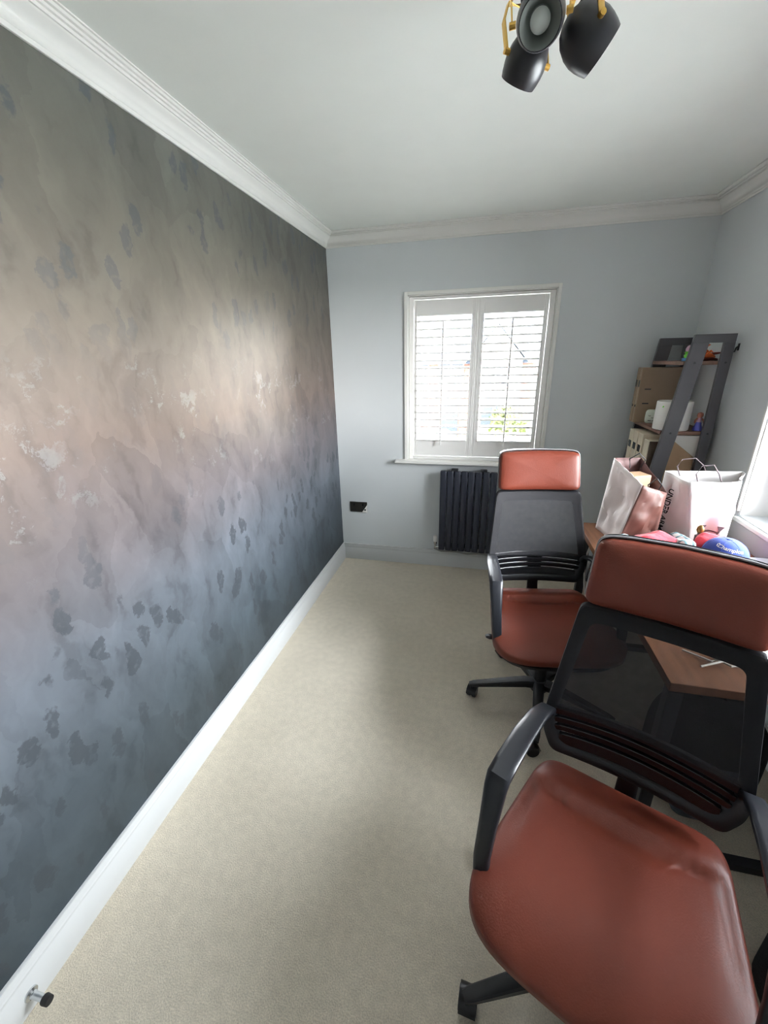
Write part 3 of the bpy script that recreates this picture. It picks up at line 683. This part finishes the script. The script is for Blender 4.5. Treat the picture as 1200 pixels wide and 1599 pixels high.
# orange dragon toy
dg = tag(empty('toy_dragon', (1.15, 2.645, 1.5645)), 'orange toy dragon with a long maroon tail on the top board', 'toy')
MB().tube([(-.045, 0, .006), (-.02, 0, .01), (.02, 0, .01), (.048, 0, .006)], [.012, .022, .022, .010], 12, [.005, .009, .009, .005]).build('base', 'redbrown', dg)
MB().tube([(-.03, 0, .016), (-.012, 0, .024), (.012, 0, .024), (.035, 0, .018)], [.008, .017, .016, .006], 12).build('body', 'orange', dg)
MB().tube([(-.018, 0, .026), (-.026, 0, .046), (-.018, 0, .066), (-.008, 0, .078), (-.022, -.004, .084)], [.014, .011, .010, .012, .004], 12).build('neck', 'orange', dg)
MB().tube([(-.01, 0, .03), (.02, 0, .034), (.05, 0, .038), (.062, 0, .040)], [.008, .007, .005, .002], 10).build('tail', 'redbrown', dg)
for s in (-1, 1): MB().tube([(-.01, s*.012, .034), (.004, s*.02, .05), (.012, s*.022, .042)], [.004, .006, .002], 8).build('wing', 'orange', dg)

# ------------------------------------------------------------------ paper bags
def nz(p, s, k=0): return noise.noise(Vector(p)*s + Vector((k, k*.7, 0)))
def bag_face(name, material, parent, c4, crumple, seed, nu=14, nv=16):
    """c4: bottom-a, bottom-b, top-b, top-a (world relative to the bag)"""
    a, b, c, d = [Vector(q) for q in c4]; nrm = (b-a).cross(d-a).normalized()
    def fn(u, v):
        p = (a*(1-u)+b*u)*(1-v) + (d*(1-u)+c*u)*v
        e = min(1, 6*min(u, 1-u)) * min(1, 4*v+.1)
        q = nz((u*1.3, v*1.5, seed), 2.1, seed) + .45*abs(nz((u*3, v*3.5, seed+3), 1.6, seed)) 
        return p + nrm*crumple*e*q
    MB().grid(fn, nu, nv).build(name, material, parent, smooth=22, solid=.0015)
    return lambda u, v, d: fn(u, v) + nrm*d
bb = tag(empty('paper_bag', (.74, 2.08, .75)), 'brown and pale pink paper carrier bag standing on the desk end', 'paper bag')
def rel(o, q): return tuple(Vector(q)-Vector(o))
O1 = (.74, 2.08, .75)
LB, FB, RB, KB = (.625, 2.20, .751), (.668, 1.985, .751), (.845, 2.03, .751), (.80, 2.235, .751)
LT, FT, RT, KT = (.652, 2.185, 1.130), (.728, 1.985, 1.052), (.852, 2.035, 1.006), (.785, 2.225, 1.125)
R1 = lambda *q: [rel(O1, p) for p in q]
bag_face('side_face', 'pinkpaper', bb, R1(LB, FB, FT, LT), .035, 2)
bag_face('front_face', 'copperpaper', bb, R1(FB, RB, RT, FT), .022, 5)
bag_face('far_face', 'bagin', bb, R1(RB, KB, KT, RT), .012, 8, 8, 8)
bag_face('back_face', 'bagin', bb, R1(KB, LB, LT, KT), .010, 11, 8, 8)
MB().prism([(p[0]-O1[0], p[1]-O1[1]) for p in (LB, FB, RB, KB)], 2, .001, .003).build('bag_bottom', 'copperpaper', bb)
for (p, q, k) in (((.775, 2.03, 1.0), (.815, 2.05, 1.0), 0), ((.735, 2.2, 1.08), (.785, 2.21, 1.08), 1)):
    p, q = Vector(p)-Vector(O1), Vector(q)-Vector(O1); mm = (p+q)/2
    MB().tube([p, p+Vector((-.012, -.01, .045)), mm+Vector((0, -.02, .075)), q+Vector((.012, -.01, .04)), q], .0028, 8).build('handle', 'ink', bb)
cb = tag(MB().box((-.045, -.04, 0), (.045, .04, .315)).build('kraft_packet', 'kraft', bevel=.004), 'kraft cardboard packet standing inside the brown paper bag', 'packet')
cb.location = (.742, 2.115, .757); cb.rotation_euler = (0, 0, radians(20))

wb = tag(empty('paper_bag', (1.04, 2.1, .75)), 'large white paper carrier bag with black side lettering beside the right window', 'paper bag')
O2 = (1.04, 2.1, .75)
LB, FB, RB, KB = (.885, 2.19, .751), (.990, 2.035, .751), (1.135, 2.035, .751), (1.15, 2.19, .751)
LT, FT, RT, KT = (.888, 2.19, 1.073), (.925, 2.025, 1.062), (1.13, 2.03, 1.075), (1.20, 2.17, 1.085)
R2 = lambda *q: [rel(O2, p) for p in q]
side_fn = bag_face('side_face', 'paper', wb, R2(LB, FB, FT, LT), .020, 21)
front_fn = bag_face('front_face', 'paper', wb, R2(FB, RB, RT, FT), .020, 24)
bag_face('side_face', 'paper', wb, R2(RB, KB, KT, RT), .020, 27)
bag_face('back_face', 'paper', wb, R2(KB, LB, LT, KT), .010, 30, 8, 8)
MB().prism([(p[0]-O2[0], p[1]-O2[1]) for p in (LB, FB, RB, KB)], 2, .001, .003).build('bag_bottom', 'paper', wb)
for (p, q, h) in (((.955, 2.19, 1.05), (1.07, 2.19, 1.055), .085), ((.975, 2.045, 1.045), (1.07, 2.045, 1.045), .095)):
    p, q = Vector(p)-Vector(O2), Vector(q)-Vector(O2)
    MB().tube([p, p+Vector((-.022, -.004, h*.55)), p+Vector((-.006, -.006, h*.95)), (p+q)/2+Vector((-.012, -.008, h*1.02)), q+Vector((-.03, -.006, h*.6)), q], .0026, 8).build('handle', 'inkgrey', wb)
# lettering running down the side face, emblem on the front face
def lett(x, y):   # x runs down the face, y across it
    return side_fn(.26 - .9*x + y/.17, .30 - x/.32, .0025)
text_mesh('UNDER ARMOUR', .040, 'bag_lettering', 'ink', wb, lett, bold=.0006)
def front_pt(x, zq): return front_fn(.5 + x/.195, zq/.32, .0025)
em = MB()
def emblem(sx, sz, cx, cz):
    # one flared horn and its half arc, mirrored into the four quarters of the mark
    horn = [(.026, .004), (.036, .004), (.040, .016), (.058, .036), (.022, .040), (.030, .018)]
    em.add([front_pt(cx+sx*x, cz+sz*zq) for x, zq in horn], [(0, 1, 2, 3, 4, 5)])
    arc_o = [(.034*cos(a), .002+.014*sin(a)) for a in [pi/2*i/6 for i in range(7)]]
    arc_i = [(.027*cos(a), -.002+.010*sin(a)) for a in [pi/2*i/6 for i in range(7)]]
    k = [front_pt(cx+sx*x, cz+sz*zq) for x, zq in arc_o+arc_i]
    em.add(k, [(i, i+1, i+8, i+7) for i in range(6)])
for sx in (-1, 1):
    for sz in (-1, 1): emblem(sx, sz, .012, .072)
em.build('bag_emblem', 'inkgrey', wb, smooth=0)

# ------------------------------------------------------------------ clothes pile and things in front of the bags
def cloth(name, material, loc, sx, sy, h, seed, label, rz=0, cat='clothing'):
    def mp(x, y, hh):
        k = min(1, hh/(h*.6))
        return (x, y, hh*(1+.35*nz((x, y, 0), 11, seed)) + k*(.006*nz((x, y, seed), 26, seed) + .008*abs(nz((x*1.6+y, y*.7, seed), 22, seed))))
    o = MB().pillow(lambda px, py: (px*sx*(1+.15*nz((px, py, 0), 2, seed)), py*sy*(1+.15*nz((px, py, 1), 2, seed))), 48, 9, depth=h*.5, top=h*.5, bot=.0, ex=3, mapf=mp).build(name, material, smooth=60)
    o.location = loc; o.rotation_euler = (0, 0, rz)
    return tag(o, label, cat) if label else o
cloth('navy_garment', 'navy', (.95, 1.78, .7505), .19, .15, .034, 3, 'folded navy garment lying under the blue cap on the desk')
cloth('red_garment', 'red', (.80, 1.935, .7505), .105, .05, .085, 5, 'crumpled red garment in front of the brown paper bag', .08)
cloth('red_garment', 'red', (1.045, 1.94, .7505), .085, .045, .095, 9, 'folded red garment right behind the blue cap', .2)
cloth('white_garment', 'printcloth', (.915, 1.955, .7505), .045, .075, .080, 12, 'white garment with teal print between the two red garments', .1)
cloth('checked_garment', 'printcloth', (.675, 1.925, .7505), .035, .035, .080, 15, 'small pale checked garment at the foot of the brown bag', .3)
kn = tag(empty('gold_stopper', (1.002, 1.992, .772)), 'small antique gold rounded stopper standing before the white bag', 'stopper')
MB().lathe([(0, 0), (.016, 0), (.016, .05), (.008, .056), (.008, .066), (0, .066)], 16).build('stem', 'inkgrey', kn)
MB().lathe([(0, .064), (.010, .066), (.015, .078), (.013, .092), (.006, .100), (0, .102)], 16).build('knob', 'gold', kn)

cp = tag(empty('baseball_cap', (1.035, 1.835, .772), radians(-14)), 'blue baseball cap with cream script lettering on the desk', 'cap')
RXc, RYc, RZc = .083, .092, .092
def crown(th, ph):   # th around, ph 0..pi/2 up
    k = 1 - .06*max(0, -sin(th))*cos(ph)
    return Vector((RXc*cos(th)*cos(ph)**.75*k, RYc*sin(th)*cos(ph)**.75*k, RZc*sin(ph)**.92 + .01))
MB().grid(lambda u, v: crown(2*pi*u, .0001+v*(pi/2-.001)), 48, 14).build('crown', 'blue', cp, smooth=70, solid=.002)
MB().lathe([(0, .0), (.007, 0), (.006, .004), (0, .005)], 12, org=(0, 0, RZc+.010)).build('button', 'blue', cp)
def bill(u, v):
    th = -pi/2 + (u-.5)*2.1
    e = crown(th, .05); L_ = .062*cos((u-.5)*2.6)**.6 if abs(u-.5) < .5 else 0
    return e + Vector((cos(th)*.3*v*L_, sin(th)*v*L_, -.004-.012*v - .010*(2*u-1)**2*v))
MB().grid(bill, 20, 6).build('bill', 'navy', cp, smooth=60, solid=.003)
for k in range(6):
    th = -pi/2 + k*pi/3 + pi/6
    MB().tube([crown(th, i/10*(pi/2-.05))*1.006 for i in range(11)], .0012, 6).build('seam', 'blue', cp)
def cap_pt(x, y):
    y2 = y - .16*x; th = -pi/2 - .09 + x/(RXc*.90); ph = .86 + y2/RZc
    return crown(th, ph)*1.02
text_mesh('Champion', .0275, 'cap_lettering', 'script', cp, cap_pt, shear=.35, bold=.0006)
MB().tube([cap_pt(x, y) for x, y in ((-.050, .006), (-.057, .011), (-.062, .004), (-.059, -.006), (-.050, -.008))], .0014, 6).build('letter_swash', 'script', cp)

tag(MB().box((1.03, 1.38, .7505), (1.215, 1.715, .790)).build('paper_stack', 'paper', bevel=.002), 'stack of white papers on the desk below the right window', 'papers')
tbk = tag(empty('dark_tablet', (1.15, 1.76, .791)), 'dark tablet with a pale screen leaning on the white papers', 'tablet')
MB().box((-.07, -.10, 0), (.065, .09, .008)).build('case', 'blackgloss', tbk, bevel=.003)
MB().box((-.062, -.092, .008), (.057, .082, .0088)).build('screen', 'paper', tbk, smooth=0)
pr_ = tag(MB().box((.66, 1.22, .7505), (.90, 1.52, .754)).build('white_sheet', 'paper', bevel=.0005), 'thin white sheet lying flat on the desk behind the near chair', 'papers')  # thin white layer over part of the desk top
cab = tag(MB().tube([(.64, 1.20, .757), (.70, 1.16, .757), (.76, 1.19, .759), (.72, 1.24, .762), (.68, 1.20, .765), (.74, 1.14, .762), (.82, 1.17, .757), (.90, 1.13, .757)], .0032, 8)
          .tube([(.66, 1.13, .757), (.74, 1.16, .768), (.82, 1.20, .757), (.88, 1.19, .757)], .0032, 8).build('cable_tangle', 'cablewhite'), 'tangled white cable on the near end of the desk', 'cable')
tag(MB().tube([(.60, 2.12, .715), (.575, 2.11, .60), (.59, 2.10, .46), (.62, 2.09, .34), (.63, 2.07, .24), (.60, 2.05, .10), (.60, 2.03, .006), (.66, 1.98, .006)], .005, 8).build('power_cable', 'cablewhite'), 'white power cable hanging below the desk beside the far chair', 'cable')

# under the desk and to the right
bk = tag(empty('backpack', (.86, 1.33, 0)), 'black backpack with a painted lit patch standing under the desk', 'backpack')
MB().pillow(lambda px, py: (px*.17, .23+py*.23), 48, 10, depth=.10, top=.06, bot=.03, ex=3.2, mapf=lambda x, zz, h: (x, .07-h, zz)).build('body', 'fabricblack', bk, smooth=60)
MB().pillow(lambda px, py: (px*.12, .15+py*.11), 40, 8, depth=.03, top=.02, bot=.0, ex=4, mapf=lambda x, zz, h: (x, -.085-h, zz)).build('lit_front_patch', 'slate', bk, smooth=60)  # paler blue-grey bulge paints the lit patch on the bag
MB().tube([(-.04, .03, .45), (-.03, .03, .49), (.03, .03, .49), (.04, .03, .45)], .007, 8).build('grab_handle', 'fabricblack', bk)
hb = tag(empty('holdall', (.965, .70, 0)), 'soft black holdall bag on the carpet at the right wall', 'bag')
MB().pillow(lambda px, py: (px*.17*(1+.06*nz((px, py, 0), 2, 4)), py*.20), 48, 12, depth=.12, top=.17, bot=.0, ex=2.6, mapf=lambda x, y, h: (x*(1-.5*max(0, h-.1)), y, h+.012*nz((x, y, h), 12, 2)+.012)).build('body', 'fabricblack', hb, smooth=60)
MB().tube([(-.06, -.10, .27), (-.07, -.08, .34), (-.06, 0, .37), (-.06, .08, .34), (-.05, .10, .27)], .010, 8).build('carry_handle', 'fabricblack', hb)

# ------------------------------------------------------------------ ceiling spotlight
sl = tag(empty('ceiling_spotlight', (.085, 1.26, H_)), 'ceiling spotlight with three black heads and brass yokes', 'ceiling light')
SO = Vector((.085, 1.26, H_))
MB().lathe([(0, 0), (.095, 0), (.095, -.012), (.088, -.022), (0, -.024)], 40).build('ceiling_plate', 'silver', sl)
def head(c, ax, yoke_side, base, k_=1.0):
    c = Vector(c)-SO; ax = Vector(ax).normalized(); S = lambda pr: [(a*k_, b*k_) for a, b in pr]
    prof = [(0, -.050), (.014, -.0485), (.028, -.0415), (.039, -.029), (.0465, -.011), (.049, .006), (.048, .020), (.0455, .033), (.0425, .043), (.0405, .043), (.043, .033), (.044, .012), (0, .010)]
    h = MB().lathe(S(prof), 36, axis=ax, org=c).build('spot_head', 'lampblack', sl, smooth=40)
    MB().lathe(S([(.0, .013), (.021, .014), (.036, .030), (.0402, .042), (.0410, .042), (.040, .034), (.022, .0125), (0, .012)]), 32, axis=ax, org=c).build('reflector', 'silver', h)
    MB().lathe(S([(0, .015), (.019, .016), (.020, .027), (.015, .031), (0, .032)]), 28, axis=ax, org=c).build('bulb', 'bulb', h)
    y = Vector(yoke_side); y = (y - ax*y.dot(ax)).normalized(); b = Vector(base)-SO
    # U-shaped yoke from the stem to both pivots
    up_ = (b-c).normalized(); w_ = ax.cross(y).normalized()
    top = c + (b-c)*.62 if (b-c).length > .12 else c+up_*.07
    pth = [c + y*.052, c + y*.054 + (top-c)*.55, c + y*.040 + (top-c)*.92, top, c - y*.040 + (top-c)*.92, c - y*.054 + (top-c)*.55, c - y*.052]
    MB().tube(pth, .0065, 8, .0018, upv=y, squareness=4).build('yoke', 'brass', sl)
    for s in (-1, 1): MB().lathe([(0, 0), (.006, 0), (.006, .012), (0, .013)], 12, axis=y*s, org=c+y*s*.045).build('pivot', 'brass', h)
    MB().tube([top, b], .0055, 10).build('stem', 'lampblack', sl)
    return h
head((.0665, 1.10, 2.208), (-.06, -.80, -.60), (1, 0, .1), (.06, 1.20, 2.378), .90)
head((.053, 1.235, 2.218), (-.411, .54, -.734), (-1, -.5, .1), (.03, 1.27, 2.378), .92)
head((.159, 1.155, 2.198), (.80, .24, -.55), (.3, -1, .1), (.14, 1.25, 2.378))
MB().tube([(.055, -.06, -.03), (.075, -.10, -.09), (.065, -.12, -.15), (.04, -.10, -.17)], .0035, 8).build('flex_cable', 'lampblack', sl)

# ------------------------------------------------------------------ outside
GZ = -3.0
struct(MB().box((-70, -60, GZ-.3), (70, 80, GZ-.02)).build('ground', 'paving', smooth=0))
struct(MB().box((-60, 21.5, GZ-.02), (60, 45, GZ)).build('lawn', 'lawn', smooth=0))
struct(MB().box((-60, 17, GZ), (60, 21.5, GZ+.03)).build('road', 'asphalt', smooth=0))
def house(x, y, wd, dp, label, wallm):
    h = tag(empty('house', (x, y, GZ)), label, 'house', None); eave, ridge = 4.6, 7.2
    MB().prism([(0, 0), (dp, 0), (dp, eave), (dp/2, ridge), (0, eave)], 0, -wd/2, wd/2).build('wall', wallm, h, smooth=0)
    for s, n in ((0, 'roof'), (1, 'roof')):
        a, b = ((-.35, eave-.3), (dp/2, ridge+.05)) if s == 0 else ((dp+.35, eave-.3), (dp/2, ridge+.05))
        MB().prism([a, b, (b[0], b[1]+.16), (a[0], a[1]+.16)], 0, -wd/2-.3, wd/2+.3).build(n, 'slateroof', h, smooth=0)
    gx = wd*.22
    MB().prism([(gx-1.4, 0), (gx+1.4, 0), (gx+1.4, eave), (gx, eave+1.7), (gx-1.4, eave)], 1, -.9, 1.2).build('gable', 'render', h, smooth=0)
    for k in (-1, 1):
        MB().prism([(gx, eave+1.72), (gx+k*1.7, eave-.25), (gx+k*1.7, eave-.1), (gx, eave+1.9)], 1, -1.1, 2.2).build('roof', 'slateroof', h, smooth=0)
    for wx, wz, yy in ((-wd*.32, 3.1, 0), (-wd*.08, 3.1, 0), (gx, 3.1, -.9), (-wd*.32, .9, 0), (gx, .8, -.9)):
        f = MB().box((wx-.75, yy-.08, wz-.1), (wx+.75, yy+.02, wz+1.3)).build('window', 'render', h, smooth=0)
        for q in (-.36, .36): MB().box((wx+q-.31, yy-.10, wz), (wx+q+.31, yy-.07, wz+1.2)).build('pane', 'darkpane', f, smooth=0)
    MB().box((-wd*.08-.5, -.1, 0), (-wd*.08+.5, .02, 2.1)).build('front_door', 'carblue', h, smooth=0)
    MB().box((-wd*.3, dp/2-.4, ridge-.3), (-wd*.3+.8, dp/2+.4, ridge+1.0)).build('chimney', 'brick', h, smooth=0)
house(-10.5, 27, 8.5, 7, 'pale brick house across the road, seen through the left shutter panel', 'brick')
house(-1.2, 26, 8.5, 7, 'pale brick house across the road, seen through both shutter panels', 'brick')
house(8.5, 28, 8.5, 7, 'pale brick house across the road, at the right window edge', 'brick')
hg = tag(empty('garden_shrub', (1.4, 21.5+1.2, GZ)), 'yellow green shrub in front of the brick houses', 'shrub')
sm = MB()
random.seed(3)
for i in range(260):
    a, b, r = random.uniform(0, 2*pi), random.uniform(-.4, 1.3), random.uniform(.5, 1.0)
    p = Vector((1.1*r*cos(a)*cos(b), .9*r*sin(a)*cos(b), 1.2+1.2*r*sin(b))); d = Vector((random.uniform(-1, 1), random.uniform(-1, 1), random.uniform(-1, 1))).normalized()*.22; e = d.orthogonal().normalized()*.12
    sm.add([p-d, p+e, p+d, p-e], [(0, 1, 2, 3)])
sm.build('foliage', 'hedge', hg, smooth=0, kind='stuff')
MB().tube([(0, 0, 0), (.05, 0, .7), (0, .05, 1.5)], [.09, .07, .04], 8).build('trunk', 'fencewood', hg)
cr_ = tag(empty('parked_car', (-2.2, 19, GZ+.03)), 'dark blue car parked on the road outside', 'car')
MB().prism([(-2.1, .35), (2.1, .35), (2.15, .8), (1.3, .95), (.7, 1.45), (-1.0, 1.45), (-1.7, .98), (-2.1, .9)], 1, -.85, .85).build('body', 'carblue', cr_, bevel=.06)
MB().prism([(1.15, .96), (.62, 1.38), (-.92, 1.38), (-1.5, .98)], 1, -.87, .87).build('side_glass', 'darkpane', cr_)
for x in (-1.35, 1.35):
    for s in (-1, 1): MB().lathe([(0, 0), (.33, 0), (.35, .03), (.35, .17), (.33, .2), (0, .2)], 20, axis=(0, s, 0), org=(x, s*.68, .34)).build('wheel', 'rubber', cr_)
